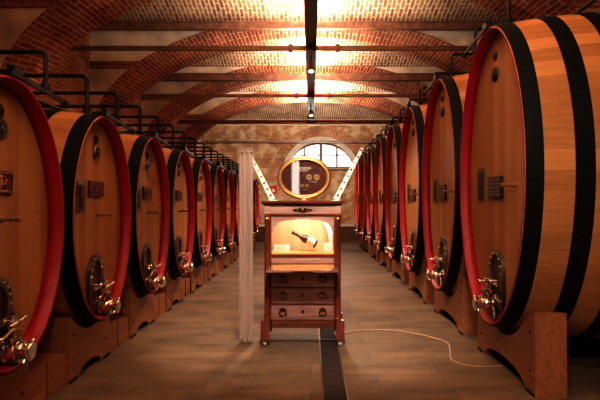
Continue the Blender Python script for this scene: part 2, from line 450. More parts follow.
tn = 7
for k, y in enumerate(RIBS):
    a0 = math.asin(-.15); 
    o = ring_arch('trim_%d' % tn, 0, 2.9, 3.90, 1.92, 4.34, 2.33, y, y+.40, 'rib', a0=a0, a1=PI-a0, n=72); tn += 1
    struct(o, 'wide brick arch spanning the cellar, number %d of six from the camera' % (k+1), 'arch')
    # spandrel wall above the ring
    pts = [(XW+.05, 2.5)]+[(4.25*math.cos(t), 2.9+2.24*math.sin(t)) for t in [PI*i/40 for i in range(41)]]+[(-XW-.05, 2.5), (-XW-.05, 5.4), (XW+.05, 5.4)]
    bm = bmesh.new(); prism(bm, pts, 1, y+.04, y+.36)
    o = fin('trim_%d' % tn, bm, 'plaster'); tn += 1
    struct(o, 'plastered spandrel above brick arch number %d from the camera' % (k+1), 'spandrel')
    for zz in (4.28,):
        for s in (-1, 1):
            xi = 4.34*math.sqrt(max(0, 1-((zz-2.9)/2.33)**2))-.1
            bm = bmesh.new(); boxr(bm, (s*xi, y+.03, zz-.07), (s*XW, y+.2, zz+.08))
            o = fin('trim_%d' % tn, bm, 'brickband'); tn += 1
            struct(o, 'brick course let into the %s spandrel of arch number %d' % ('left' if s < 0 else 'right', k+1), 'brick course')
# steel beams
for y, z0, h in ((.7, 4.92, .14), (3.7, 4.92, .14), (6.7, 4.92, .14), (9.72, 4.91, .15), (12.72, 4.66, .18), (15.45, 4.0, .12)):
    bm = bmesh.new()
    boxr(bm, (-XW, y-.06, z0), (XW, y+.06, z0+.02)); boxr(bm, (-XW, y-.012, z0), (XW, y+.012, z0+h)); boxr(bm, (-XW, y-.06, z0+h-.02), (XW, y+.06, z0+h))
    o = fin('trim_%d' % tn, bm, 'beam'); tn += 1
    struct(o, 'rusty steel beam crossing the vault %.0f metres away' % y, 'beam')
# tie rods
TIE = [(4.7, 4.1), (8.3, 4.1), (11.9, 4.1), (20.2, 4.06)]
for i, (y, z) in enumerate(TIE):
    r = struct(empty('trim_%d' % tn, (0, y, z)), 'iron tie rod across the cellar, number %d from the camera' % (i+1), 'tie rod'); tn += 1
    bm = bmesh.new(); boxr(bm, (-XW, -.03, -.035), (XW, .03, .035)); fin('bar', bm, 'tie', r)
    for x in (-.36, .04, .42):
        bm = bmesh.new(); box(bm, (x+.02, 0, 0), (.07, .10, .12)); cyl(bm, (x+.02, -.05, 0), (x+.02, -.08, 0), .02); fin('clamp', bm, 'tie', r, bevel=.006)

w2 = struct(empty('added_window', (-.42, YF+.02, 1.65)), 'tall narrow bright window added behind the camera to reflect in the oval frame', 'window')  # unseen window, added for its pale reflection in the oval frame's glass
bm = bmesh.new(); boxr(bm, (-.10, 0, 0), (.10, .01, 1.7)); fin('window_pane', bm, 'softpane', w2)
bm = bmesh.new()
for s in (-1, 1): boxr(bm, (s*.10, 0, -.05), (s*.20, .04, 1.75))
boxr(bm, (-.2, 0, -.05), (.2, .04, 0)); boxr(bm, (-.2, 0, 1.7), (.2, .04, 1.75)); fin('window_frame', bm, 'winframe', w2)
# ------------------------------------------------------------------ ceiling light channel
RX = .0
lt = tag(empty('lighting_channel', (RX, 3, 4.13)), 'long dark lighting channel running down the middle of the vault', 'light fixture')
bm = bmesh.new(); boxr(bm, (-.09, -5, .005), (.09, 12.95, .03)); boxr(bm, (-.09, -5, .03), (-.08, 12.95, .10)); boxr(bm, (.08, -5, .03), (.09, 12.95, .10)); fin('channel', bm, 'tray', lt)
for y0 in [-4.8+1.8*i for i in range(9)]:
    bm = bmesh.new(); boxr(bm, (-.06, y0, .035), (.06, y0+1.65, .06)); fin('light_strip', bm, 'led', lt)
for y in (8.9-3, 13.3-3):
    bm = bmesh.new(); cyl(bm, (0, y, .005), (0, y, -.10), .012); lathe(bm, (0, y, -.10), (0, -.25, -1), [(0, .03), (.02, .055), (.16, .06), (.165, .05)]); sp = fin('spotlight', bm, 'tray', lt, True)
    bm = bmesh.new(); lathe(bm, (0, y-.04, -.258), (0, -.25, -1), [(0, .045), (.006, .045)]); fin('lens', bm, 'bulb', sp)

# ------------------------------------------------------------------ casks
def cask(kind, a, b, L, zc, z0, P):
    """head looks along -X at x=0; base empty on z0"""
    root = empty('oval_wine_cask')
    zc -= z0
    N = 112; sg = 28
    # staves
    prof = []
    for i in range(sg+1):
        t = i/sg; s = 1+.09*(1-(2*t-1)**2)
        prof.append((t*L, s))
    bm = bmesh.new(); lay = bm.loops.layers.color.new('tone')
    R = [[bm.verts.new((x, a*s*math.cos(2*PI*k/N), zc+b*s*math.sin(2*PI*k/N))) for k in range(N)] for x, s in prof]
    tones = [random.random() for _ in range(N//2)]
    for i in range(sg):
        for k in range(N):
            f = bm.faces.new((R[i][k], R[i][(k+1) % N], R[i+1][(k+1) % N], R[i+1][k]))
            c = tones[k//2]
            for l in f.loops: l[lay] = (c, c, c, 1)
            f.smooth = True
    # rear head
    f = bm.faces.new(R[-1])
    for l in f.loops: l[lay] = (.5, .5, .5, 1)
    fin('staves', bm, 'stave', root)
    # painted chime (rim)
    bm = bmesh.new()
    rp = [(.004, .0), (-.002, .003), (-.002, .014), (.006, .020), (.05, .034), (.115, .052), (.115, .02)]
    R = [[bm.verts.new((x, (a-d)*math.cos(2*PI*k/N), zc+(b-d)*math.sin(2*PI*k/N))) for k in range(N)] for x, d in rp]
    for A, B in zip(R, R[1:]):
        for k in range(N): bm.faces.new((A[k], A[(k+1) % N], B[(k+1) % N], B[k])).smooth = True
    fin('chime', bm, 'red', root)
    # head
    bm = bmesh.new()
    R = [[bm.verts.new((x, (a-d)*math.cos(2*PI*k/N), zc+(b-d)*math.sin(2*PI*k/N))) for k in range(N)] for x, d in ((.10, .05), (.16, .05))]
    bm.faces.new(R[0][::-1]); bm.faces.new(R[1])
    for k in range(N): bm.faces.new((R[0][k], R[0][(k+1) % N], R[1][(k+1) % N], R[1][k]))
    fin('cask_head', bm, 'head', root)
    # hoops
    def sc(x): t = x/L; return 1+.09*(1-(2*t-1)**2)
    hp = [(.006, .135), (.36, .50), (.70, .84)]
    hp += [(L-q, L-p) for p, q in hp[::-1]]
    for p, q in hp:
        bm = bmesh.new(); rp = []
        xs = [p+(q-p)*i/4 for i in range(5)]
        pro = [(x, .007) for x in xs]+[(x, -.002) for x in xs[::-1]]
        R = [[bm.verts.new((x, (a*sc(x)+d)*math.cos(2*PI*k/N), zc+(b*sc(x)+d)*math.sin(2*PI*k/N))) for k in range(N)] for x, d in pro]
        for A, B in zip(R, R[1:]+R[:1]):
            for k in range(N): bm.faces.new((A[k], A[(k+1) % N], B[(k+1) % N], B[k]))
        h = fin('hoop', bm, 'black_hoop', root, True)
        # rivets
        bm = bmesh.new()
        for k in range(3):
            th = -.35+.05*k
            y_ = (a*sc((p+q)/2)+.006); 
            for xx in (p+.035, q-.035):
                c = (xx, -y_*math.cos(th), zc+(b*sc(xx)+.006)*math.sin(th))
                lathe(bm, c, (0, -1, -.2), [(0, .011), (.004, .010), (.007, .004)], 8)
        fin('rivet', bm, 'black_hoop', h)
    z = lambda w: w-z0
    hx = .10
    # bung and gauge
    bm = bmesh.new(); lathe(bm, (hx, P['bung_y'], z(P['bung_z'])), (-1, 0, 0), [(0, .045), (.008, .045), (.014, .038), (.014, .024), (.024, .02), (.027, .01)]); fin('bung', bm, 'dark_bung', root, True)
    bm = bmesh.new(); lathe(bm, (hx, P['bung_y'], z(P['gauge_z'])), (-1, 0, 0), [(0, .068), (.010, .068), (.022, .060), (.022, .048), (.016, .047)]); g = fin('vent_cap', bm, 'pewter' if kind == 'L' else 'dark_bung', root, True)
    bm = bmesh.new()
    for j in range(6):
        t = j*PI/3; box(bm, (hx-.02, P['bung_y']+.025*math.cos(t), z(P['gauge_z'])+.03*math.sin(t)), (.012, .03, .012), Matrix.Rotation(t, 3, 'X'))
    cyl(bm, (hx-.02, P['bung_y'], z(P['gauge_z'])), (hx-.036, P['bung_y'], z(P['gauge_z'])), .014); fin('cap_boss', bm, 'pewter', g)
    # upright plate with etched number rows
    y, zz, w, h = P['plate']
    bm = bmesh.new(); box(bm, (hx-.008, y, z(zz)), (.016, w, h)); pl = fin('number_plate', bm, 'plate_metal', root, bevel=.004)
    bm = bmesh.new(); box(bm, (hx-.019, y, z(zz)), (.006, w-.07, h-.07)); fin('inset', bm, 'plate_black', pl)
    bm = bmesh.new()
    for j in range(5):
        zz2 = z(zz)+(h-.12)*(j/4-.5); box(bm, (hx-.024, y, zz2), (.004, (w-.1)*(.9 if j % 2 else .65), .018))
    fin('engraving', bm, 'pewter', pl)
    # square plate
    y, zz, w, h = P['square']
    bm = bmesh.new(); box(bm, (hx-.01, y, z(zz)), (.02, w, h)); pl = fin('slate_board', bm, 'plate_red' if kind == 'L' else 'plate_black', root, bevel=.004)
    bm = bmesh.new()
    if kind == 'L':
        for s in (-1, 1):
            box(bm, (hx-.022, y, z(zz)+s*(h/2-.012)), (.004, w-.02, .006)); box(bm, (hx-.022, y+s*(w/2-.012), z(zz)), (.004, .006, h-.02))
        # little crest: shield, crown and two supporters
        prism(bm, [(y-.03, z(zz)+.02), (y+.03, z(zz)+.02), (y+.028, z(zz)-.015), (y, z(zz)-.04), (y-.028, z(zz)-.015)], 0, hx-.024, hx-.018)
        for q in (-.022, 0, .022): prism(bm, [(y+q-.009, z(zz)+.028), (y+q+.009, z(zz)+.028), (y+q, z(zz)+.05)], 0, hx-.024, hx-.018)
        for s in (-1, 1): tube(bm, [(hx-.021, y+s*.075, z(zz)-.04), (hx-.021, y+s*.05, z(zz)-.01), (hx-.021, y+s*.07, z(zz)+.02), (hx-.021, y+s*.05, z(zz)+.035)], .005, 6)
        box(bm, (hx-.022, y, z(zz)-.052), (.004, w*.5, .008))
        fin('gold_crest', bm, 'gold' , pl)
    else:
        for s in (-1, 1): box(bm, (hx-.024, y+s*w*.22, z(zz)), (.006, w*.3, h*.8))
        fin('card', bm, 'plate_metal', pl)
        bm = bmesh.new()
        for s in (-1, 1):
            for j in range(4): box(bm, (hx-.029, y+s*w*.22, z(zz)+h*(.26-.17*j)), (.003, w*.2, .012))
        fin('writing', bm, 'ink', pl)
    # sampling cock
    y, zz = P['cock']
    bm = bmesh.new(); lathe(bm, (hx, y, z(zz)), (-1, 0, 0), [(0, .022), (.01, .022), (.02, .013), (.09, .012), (.10, .018), (.13, .018), (.135, .01)]); ck = fin('sampling_cock', bm, 'tan', root, True)
    bm = bmesh.new(); cyl(bm, (hx-.07, y-.055, z(zz)+.005), (hx-.07, y+.055, z(zz)+.005), .008); cyl(bm, (hx-.07, y, z(zz)-.02), (hx-.07, y, z(zz)+.03), .008); fin('tap_key', bm, 'tan', ck, True)
    # manhole: arched frame, door, crossbar, screw
    my, mz, mw, mh = P['man']
    mz = z(mz)
    def archpoly(w, h, n=14):
        return [(-w/2, -h/2), (w/2, -h/2)]+[(w/2*math.cos(PI*i/n), h/2-w/2*1.25+w/2*1.25*math.sin(PI*i/n)) for i in range(n+1)]
    mf = plate_with_holes('manhole_frame', archpoly(mw, mh), [archpoly(mw-.12, mh-.11)], .035, 'pewter', root)
    # curve plane x->-y? orient: local X->world Y, local Y->world Z
    mf.data.transform(Matrix(((0, 0, 1, hx-.017), (1, 0, 0, my), (0, 1, 0, mz), (0, 0, 0, 1))))
    for i in range(9):
        bm = bmesh.new()
        t = PI*i/8; lathe(bm, (hx-.034, my+(mw/2-.03)*math.cos(t), mz+mh/2-mw/2*1.25+(mw/2*1.25-.028)*math.sin(t)), (-1, 0, 0), [(0, .010), (.006, .009), (.010, .004)], 8)
        fin('bolt', bm, 'chrome', mf)
    bm = bmesh.new(); prism(bm, [(my+p, mz+q) for p, q in archpoly(mw-.13, mh-.12)], 0, hx-.012, hx+.01); fin('manhole_door', bm, 'inner_dark', mf)
    bm = bmesh.new()
    zb = mz-.03
    box(bm, (hx-.06, my, zb), (.03, mw-.02, .045)); box(bm, (hx-.045, my-mw/2+.03, zb), (.06, .03, .06)); box(bm, (hx-.045, my+mw/2-.03, zb), (.06, .03, .06))
    cb = fin('crossbar', bm, 'chrome', mf, bevel=.005)
    bm = bmesh.new(); cyl(bm, (hx-.01, my, zb), (hx-.16, my, zb), .014); lathe(bm, (hx-.09, my, zb), (-1, 0, 0), [(0, .03), (.03, .03), (.035, .02)], 12)
    cyl(bm, (hx-.15, my-.075, zb+.01), (hx-.15, my+.075, zb-.01), .010)
    for s in (-1, 1): lathe(bm, (hx-.15, my+s*.075, zb-s*.01), (0, s, 0), [(-.015, .012), (0, .017), (.012, .010)], 10)
    fin('clamp_screw', bm, 'chrome', cb, True)
    # outlet valve
    vy, vz = P['valve']; vz = z(vz)
    bm = bmesh.new()
    lathe(bm, (hx, vy, vz), (-1, 0, 0), [(0, .08), (.015, .08), (.017, .05), (.04, .05), (.042, .072), (.058, .072), (.06, .055), (.11, .06), (.13, .048), (.132, .072), (.148, .072), (.15, .05), (.18, .05), (.182, .064), (.205, .064), (.207, .05), (.215, .045)], 22)
    vv = fin('outlet_valve', bm, 'chrome', root, True)
    bm = bmesh.new()
    lathe(bm, (hx-.09, vy, vz+.03), (0, 0, 1), [(0, .04), (.04, .036), (.045, .05), (.06, .05), (.062, .02), (.10, .018)], 14)
    fin('valve_bonnet', bm, 'chrome', vv, True)
    bm = bmesh.new()
    tube(bm, [(hx-.09, vy-.10, vz+.115), (hx-.09, vy-.03, vz+.13), (hx-.09, vy+.03, vz+.13), (hx-.09, vy+.12, vz+.10)], .011, 8)
    lathe(bm, (hx-.09, vy+.12, vz+.10), (0, 1, -.3), [(-.01, .014), (.01, .02), (.03, .012)], 10)
    fin('valve_lever', bm, 'chrome', vv, True)
    for j in range(4):
        t = PI/4+j*PI/2
        bm = bmesh.new()
        cyl(bm, (hx-.19, vy+.06*math.cos(t), vz+.06*math.sin(t)), (hx-.19, vy+.085*math.cos(t), vz+.085*math.sin(t)), .012, .009, 8)
        fin('coupling_lug', bm, 'chrome', vv, True)
    bm = bmesh.new()
    lathe(bm, (hx-.05, vy-.03, vz-.03), (0, -.25, -1), [(0, .035), (.05, .035), (.052, .048), (.07, .048), (.072, .03), (.10, .03)], 14)
    fin('drain_spout', bm, 'pewter', vv, True)
    # clamp arm on the crown of the rim
    bm = bmesh.new()
    zt = zc+b
    box(bm, (.05, 0, zt+.02), (.13, .10, .03)); box(bm, (.01, .03, zt+.045), (.045, .10, .05))
    box(bm, (.0, .36, zt-.005), (.018, .62, .028), Matrix.Rotation(-.07, 3, 'X'))
    cyl(bm, (.0, .64, zt-.035), (.0, .68, zt-.04), .028, n=10)
    cyl(bm, (.03, 0, zt+.02), (.03, 0, zt+.085), .018, n=10)
    fin('rim_clamp', bm, 'black_pipe', root)
    # emblem stickers etc end
    return root

PR = dict(bung_y=.04, bung_z=2.87, gauge_z=2.70, plate=(.40, 1.70, .20, .32), square=(.02, 1.66, .33, .20), cock=(-.42, 1.665), man=(-.03, .84, .34, .52), valve=(-.0, .605))
PL = dict(bung_y=-.0, bung_z=2.10, gauge_z=1.985, plate=(.32, 1.57, .15, .27), square=(.02, 1.645, .30, .145), cock=(-.02, 1.41), man=(.05, .80, .30, .50), valve=(.0, .575))
ordn = ['nearest', 'second', 'third', 'fourth', 'fifth', 'sixth', 'seventh', 'eighth', 'ninth', 'tenth', 'eleventh']
RXH, LXH = 1.60, -1.88
RY0, RP, NR = 4.56, 1.84, 8
LY0, LP, NL = 4.60-1.43, 1.43, 11
rz0 = 1.76-1.34*1.09
lz0 = 1.38-.93*1.09
cr = cask('R', .82, 1.34, 2.3, 1.76, rz0, PR)
for k in range(NR):
    o = cr if k == 0 else copy_tree(cr)
    o.location = (RXH, RY0+RP*k, rz0)
    if k == 0: lb = 'tall oval oak cask nearest on the right, its black-hooped side filling the right edge'
    else: lb = 'tall red-rimmed oval oak cask, %s from the camera in the right-hand row' % (ordn[k] if k < NR-1 else 'farthest')
    tag(o, lb, 'cask', 'tall oval wine casks in the right row')
cl = cask('L', .64, .93, 2.2, 1.38, lz0, PL)
for k in range(NL):
    o = cl if k == 0 else copy_tree(cl)
    o.location = (LXH, LY0+LP*k, lz0); o.rotation_euler = (0, 0, PI)
    if k == 0: lb = 'oval oak cask with gold crest plate, cut off by the left edge of the view'
    else: lb = 'smaller red-rimmed oval oak cask, %s from the camera in the left-hand row' % (ordn[k] if k < NL-1 else 'farthest')
    tag(o, lb, 'cask', 'smaller oval wine casks in the left row')
for o_ in bpy.data.objects:
    if o_.name.startswith('gold_crest') and o_.parent.parent is not cl:
        o_.name = 'crest'; o_.material_slots[0].link = 'OBJECT'; o_.material_slots[0].material = M['dullcrest']
    elif o_.name.startswith('gold_crest'): o_['label'] = 'gold crest'; o_.name = 'crest'
# rim clamp of left row points to +Y as well: mirror that part's own mesh about local Y
for ch in cl.children:
    if ch.name.startswith('rim_clamp'):
        ch.data.transform(Matrix.Scale(-1, 4, (0, 1, 0))); ch.data.flip_normals()

# ------------------------------------------------------------------ cradles
def cradle(w, th, hz, a, b, zc, dip=.006):
    """local: x from 0 to th (away from aisle), y centred"""
    bm = bmesh.new()
    zt = hz
    pts = [(-w/2, 0), (-w/2+.2, 0), (-w/2+.2, .03)]
    n = 12; aw = w/2-.22
    pts += [(aw*-math.cos(PI*i/n), .03+(.10 if w > 1 else .055)*math.sin(PI*i/n)) for i in range(n+1)]
    pts += [(w/2-.2, .03), (w/2-.2, 0), (w/2, 0), (w/2-.012, zt)]
    ye = min(w/2-.02, a*math.sqrt(max(0, 1-((zc-zt)/b)**2)))
    m = 26
    for i in range(m+1):
        y = ye-2*ye*i/m
        pts.append((y, zc-b*math.sqrt(1-(y/a)**2)-dip))
    pts.append((-w/2+.012, zt))
    prism(bm, pts, 0, 0, th)
    return bm
sR = 1.045; sL = 1.04
def make_cradle(kind, back=False):
    r = empty('cask_cradle')
    if kind == 'R':
        w, th, hz, zc, a, b = 1.34, .25, .655, 1.76, .82, 1.34
        s = 1.0575
    else:
        w, th, hz, zc, a, b = .85, .25, .56, 1.38, .64, .93
        s = 1.0575
    # narrow enough to nest under the staves over the whole thickness
    bm = cradle(w, th, hz, a*s, b*s, zc, .012)
    fin('cradle_beam', bm, 'cradle', r)
    for sy in (-1, 1):
        bm = bmesh.new()
        box(bm, (th/2, sy*(w/2-.085), .012), (th+.02, .15, .024))
        fin('foot_pad', bm, 'near_black', r)
    for sy in (-1, 1):
        for zz in (.18, hz-.17):
            bm = bmesh.new(); lathe(bm, (0, sy*(w/2-.09), zz), (-1, 0, 0), [(0, .013), (.004, .012), (.006, .004)], 8)
            fin('peg', bm, 'near_black', r)
    return r
pr = {}
for kind, n, y0, p in (('R', NR, RY0, RP), ('L', NL, LY0, LP)):
    f = make_cradle(kind); bk = make_cradle(kind, True)
    L = 2.3 if kind == 'R' else 2.2
    for k in range(n):
        for proto, dx, wh in ((f, .145, 'front'), (bk, L-.145-.25, 'rear')):
            if wh == 'rear' and k > 1: continue
            o = proto if k == 0 else copy_tree(proto)
            if kind == 'R': o.location = (RXH+dx, y0+p*k, 0)
            else: o.location = (LXH-dx, y0+p*k+.0, 0); o.rotation_euler = (0, 0, PI)
            tag(o, '%s arched wooden cradle under the %s cask of the %s row' % (wh, ordn[k], 'right' if kind == 'R' else 'left'), 'cradle', 'wooden cradles under the %s row' % ('right' if kind == 'R' else 'left'))
# filler blocks between the left cradles
blk = None
for k in range(NL):
    y = LY0+LP*k+LP/2
    if blk is None:
        bm = bmesh.new()
        boxr(bm, (0, -.285, 0), (.24, .0, .27)); boxr(bm, (0.01, .004, 0), (.24, .285, .285))
        blk = o = fin('spacer_block', bm, 'cradle', bevel=.006)
    else:
        o = blk.copy(); COL.objects.link(o)
    o.location = (LXH-.165, y, 0); o.rotation_euler = (0, 0, PI)
    tag(o, 'low wooden block on the floor just beyond the %s left-hand cradle' % ordn[k], 'block', 'low blocks between the left cradles')

# ------------------------------------------------------------------ pipework over the casks
def pipe(side, y, x, zt, zb, wallx):
    bm = bmesh.new(); r = .05
    pts = [(wallx, y, zt+.0)]
    for i in range(7):
        t = PI/2*i/6
        pts.append((x+side*(r-r*math.sin(t)), y, zt-r+r*math.cos(t)))
    pts.append((x, y, zb))
    tube(bm, pts, .018, 10)
    return bm
def run(name, side, n, y0, p, x, zt, zb1, zb2, side_name):
    k = 0
    for i in range(2*n-1):
        y = y0+p*i/2
        bm = pipe(side, 0, x, zt, zb1 if i % 2 == 0 else zb2, side*XW)
        r = empty('overhead_pipe', (0, y, 0))
        fin('pipe', bm, 'black_pipe', r, True)
        bm = bmesh.new(); cyl(bm, (x, 0, (zb1 if i % 2 == 0 else zb2)), (x, 0, (zb1 if i % 2 == 0 else zb2)+.04), .036, n=10); fin('collar', bm, 'black_pipe', r)
        c = ordn[i//2]
        tag(r, ('black bent pipe dropping onto the crown of the %s %s-row cask' if i % 2 == 0 else 'black bent pipe dropping just beyond the %s %s-row cask') % (c, side_name), 'pipe', 'black bent pipes over the %s row' % side_name)
lt_top = 1.38+.93*1.012; rt_top = 1.76+1.34*1.012
run('l', -1, NL, LY0, LP, -2.06, 2.69, 2.350, 2.40, 'left')
run('r', 1, NR, RY0, RP, 1.80, 3.43, 3.155, 3.17, 'right')
for sx, x, z, y0, y1, nm in ((-1, -2.05, 2.385, LY0-1, YB-.1, 'left'), (1, 1.83, 3.155, RY0-1, YB-.1, 'right')):
    pass
for x, z, y0, y1, lb in ((-2.62, 2.50, 2.2, 19.2, 'long black pipe running behind the bent pipes above the left casks'), (2.45, 3.27, 4.0, 19.2, 'long black pipe running behind the bent pipes above the right casks')):
    bm = bmesh.new(); cyl(bm, (x, y0, z), (x, y1, z), .02, n=10)
    tag(fin('long_pipe', bm, 'black_pipe', None, True), lb, 'pipe')

# ------------------------------------------------------------------ floor channel and cable
ch = tag(empty('floor_drain', (.19, 8, 0)), 'dark floor drain channel running down the aisle under the cabinet', 'drain')
bm = bmesh.new(); boxr(bm, (-.088, -9.5, .0), (.088, 12.3, .004)); fin('grating', bm, 'grate', ch)
for s in (-1, 1):
    bm = bmesh.new(); boxr(bm, (s*.088, -9.5, 0), (s*.102, 12.3, .010)); fin('edge_rail', bm, 'edge', ch)
bm = bmesh.new()
for i in range(22): boxr(bm, (-.088, -9.5+i*1.0+.05, .004), (.088, -9.5+i*1.0+.065, .007))
fin('joint_bar', bm, 'edge', ch)
pts = [(.34, 5.75), (.5, 5.9), (.75, 5.98), (1.0, 5.95), (1.2, 5.82), (1.38, 5.62), (1.48, 5.42), (1.42, 5.1), (1.36, 4.85), (1.42, 4.68), (1.6, 4.62), (1.80, 4.64)]
cu = []
for i in range(len(pts)-1):
    p0 = pts[max(0, i-1)]; p1 = pts[i]; p2 = pts[i+1]; p3 = pts[min(len(pts)-1, i+2)]
    for j in range(5):
        t = j/5
        cu.append(tuple(.5*((2*p1[q])+(-p0[q]+p2[q])*t+(2*p0[q]-5*p1[q]+4*p2[q]-p3[q])*t*t+(-p0[q]+3*p1[q]-3*p2[q]+p3[q])*t**3) for q in (0, 1))+(.007,))
bm = bmesh.new(); tube(bm, cu, .006, 8)
tag(fin('power_cable', bm, 'cable', None, True), 'thin pale cable curving over the floor from the cabinet to the right casks', 'cable')

# ------------------------------------------------------------------ display cabinet
CX, CY = -.09, 5.36
cab = tag(empty('display_cabinet', (CX, CY, 0)), 'antique mahogany cabinet with lit display niche and three drawers', 'cabinet')
D = .42
def cb(name, a, b, mat, bevel=.003, parent=cab, smooth=False):
    bm = bmesh.new(); boxr(bm, a, b); return fin(name, bm, mat, parent, bevel=bevel)
# cornice
bm = bmesh.new()
boxr(bm, (-.445, -.035, 1.518), (.445, D+.01, 1.545)); boxr(bm, (-.43, -.02, 1.502), (.43, D+.005, 1.518)); boxr(bm, (-.415, -.008, 1.49), (.415, D, 1.502))
fin('cornice', bm, 'cab', cab, bevel=.004)
cb('frieze', (-.40, .004, 1.405), (.40, .03, 1.49), 'cabpale')
bm = bmesh.new(); 
prism(bm, [(.10*math.cos(t)*(1 if abs(math.cos(t)) < .6 else 1.06), 1.447+.020*math.sin(t)*(1+.25*math.cos(4*t))) for t in [2*PI*i/32 for i in range(32)]], 1, -.004, .004)
bz = fin('bronze_mount', bm, 'bronze', cab)
bm = bmesh.new(); lathe(bm, (0, -.004, 1.447), (0, -1, 0), [(0, .018), (.008, .014), (.010, .004)], 14)
for s in (-1, 1): lathe(bm, (s*.055, -.004, 1.447), (0, -1, 0), [(0, .009), (.006, .006)], 10)
fin('rosette', bm, 'brass', bz)
cb('lower_moulding', (-.405, -.006, 1.385), (.405, .03, 1.405), 'cab')
for s in (-1, 1):
    cb('side_panel', (s*.375, .012, .20), (s*.40, D, 1.49), 'cabv')
    cb('corner_block', (s*.345, -.01, 1.405), (s*.41, .004, 1.49), 'cabpale')
    # columns in front of the stiles
    bm = bmesh.new(); lathe(bm, (s*.378, -.02, .27), (0, 0, 1), [(0, .036), (.03, .036), (.04, .028), (.08, .031), (.6, .030), (1.06, .026), (1.065, .030), (1.08, .030)], 20); fin('column', bm, 'cabv', cab, True)
    bm = bmesh.new(); lathe(bm, (s*.378, -.02, 1.345), (0, 0, 1), [(0, .028), (.01, .034), (.02, .028), (.035, .038), (.04, .038)], 20); fin('capital', bm, 'brass', cab, True)
    cb('stile', (s*.335, .004, .25), (s*.375, .03, 1.39), 'cabv')
    for yy in (-.01, D-.06):
        ft = cb('foot_block', (s*.355, yy-.05, .065), (s*.445, yy+.05, .27), 'cabv', .005)
        bm = bmesh.new(); cyl(bm, (s*.40-.016, yy, .026), (s*.40+.016, yy, .026), .026, n=16); fin('caster_wheel', bm, 'white_paint', ft, True)
        bm = bmesh.new(); boxr(bm, (s*.40-.022, yy-.012, .026), (s*.40-.017, yy+.012, .066)); boxr(bm, (s*.40+.017, yy-.012, .026), (s*.40+.022, yy+.012, .066)); boxr(bm, (s*.40-.022, yy-.014, .06), (s*.40+.022, yy+.014, .067)); fin('caster_fork', bm, 'brass', ft)
cb('top_board', (-.40, .02, 1.47), (.40, D, 1.49), 'cab')
# niche
cb('back_panel', (-.375, D-.03, .98), (.375, D-.015, 1.47), 'panel')
cb('niche_floor', (-.375, .03, .972), (.375, D-.03, .985), 'cablight')
for s in (-1, 1): cb('niche_side', (s*.36, .03, .985), (s*.375, D-.03, 1.47), 'cablight')
# ogee valance
pts = [(-.335, 1.39), (.335, 1.39), (.335, 1.20), (.318, 1.215), (.30, 1.27), (.25, 1.315), (.18, 1.335), (.10, 1.335), (.06, 1.35), (0, 1.345), (-.06, 1.35), (-.10, 1.335), (-.18, 1.335), (-.25, 1.315), (-.30, 1.27), (-.318, 1.215), (-.335, 1.20)]
bm = bmesh.new(); prism(bm, pts, 1, .008, .024); fin('arched_valance', bm, 'cabpale', cab)
cb('niche_light', (-.28, .04, 1.435), (.28, .09, 1.45), 'bulb')
cb('glass_pane', (-.335, .026, .985), (.335, .029, 1.39), 'glass', 0)
# rails below
cb('niche_rail', (-.335, .0, .968), (.335, .03, .985), 'cablight')
cb('upper_rail', (-.335, .004, .935), (.335, .03, .966), 'cab')
r = cb('fall_front', (-.335, .008, .888), (.335, .03, .935), 'cabpale')
for s in (-.19, .19):
    bm = bmesh.new(); lathe(bm, (s, .008, .915), (0, -1, 0), [(0, .008), (.008, .006), (.012, .002)], 12); fin('knob', bm, 'brass', r)
cb('lower_rail', (-.335, .006, .872), (.335, .03, .888), 'cabpale')
# writing slide
sl = cb('writing_slide', (-.37, -.25, .806), (.37, .0, .828), 'cabmid', .004)
cb('slide_inlay', (-.30, -.245, .828), (.30, -.004, .834), 'slide', 0, sl)
for s in (-1, 1): cb('end_cleat', (s*.30, -.245, .828), (s*.368, -.002, .8345), 'cabmid', 0, sl)
cb('slide_lip', (-.10, -.257, .814), (.12, -.25, .826), 'brass', 0, sl)
cb('slide_recess', (-.335, .02, .775), (.335, .03, .872), 'cablight', 0)
cb('carcass_floor', (-.375, .02, .25), (.375, D-.01, .268), 'cab')
cb('carcass_back', (-.375, D-.012, .25), (.375, D, .98), 'cab')
# drawers
for z0, z1, pale in ((.625, .772, 1), (.443, .606, 0), (.27, .424, 0)):
    d = cb('drawer', (-.335, -.006, z0), (.335, .30, z1), 'cabpale' if pale else 'cabmid', .004)
    zm = (z0+z1)/2+.01
    cb('drawer_rail', (-.335, .004, z0-.017), (.335, .03, z0-.003), 'cab', 0)
    for x in (-.21, .215):
        bm = bmesh.new(); prism(bm, [(x+.030*math.cos(t)*(1+.12*math.cos(4*t)), zm+.026+.016*math.sin(t)) for t in [2*PI*i/20 for i in range(20)]], 1, -.012, -.006)
        lathe(bm, (x, -.012, zm+.022), (0, -1, 0), [(0, .010), (.014, .009), (.018, .004)], 10)
        h = fin('ring_pull', bm, 'bronze', d)
        bm = bmesh.new(); tube(bm, [(x+.038*math.cos(t), -.020, zm-.006+.030*math.sin(t)) for t in [2*PI*i/24 for i in range(24)]], .0055, 8, True); fin('ring', bm, 'bronze', h, True)
    bm = bmesh.new(); prism(bm, [(.014*math.cos(t), zm+.02*math.sin(t)) for t in [2*PI*i/16 for i in range(16)]], 1, -.010, -.006); fin('keyhole_plate', bm, 'bronze', d)
cb('apron', (-.335, .0, .18), (.335, .03, .268), 'cab', .004)
# things in the niche
def T(p): return (p[0]+CX, p[1]+CY, p[2])
# backdrop board, lit
bm = bmesh.new()
ang = math.radians(-25)
bt = tag(empty('wine_bottle', T((.022, .20, 1.125))), 'dark wine bottle with cream label tilted inside the lit cabinet niche', 'bottle')
bt.rotation_euler = (0, math.radians(90+27), 0)   # local +Z (base to neck is -Z)
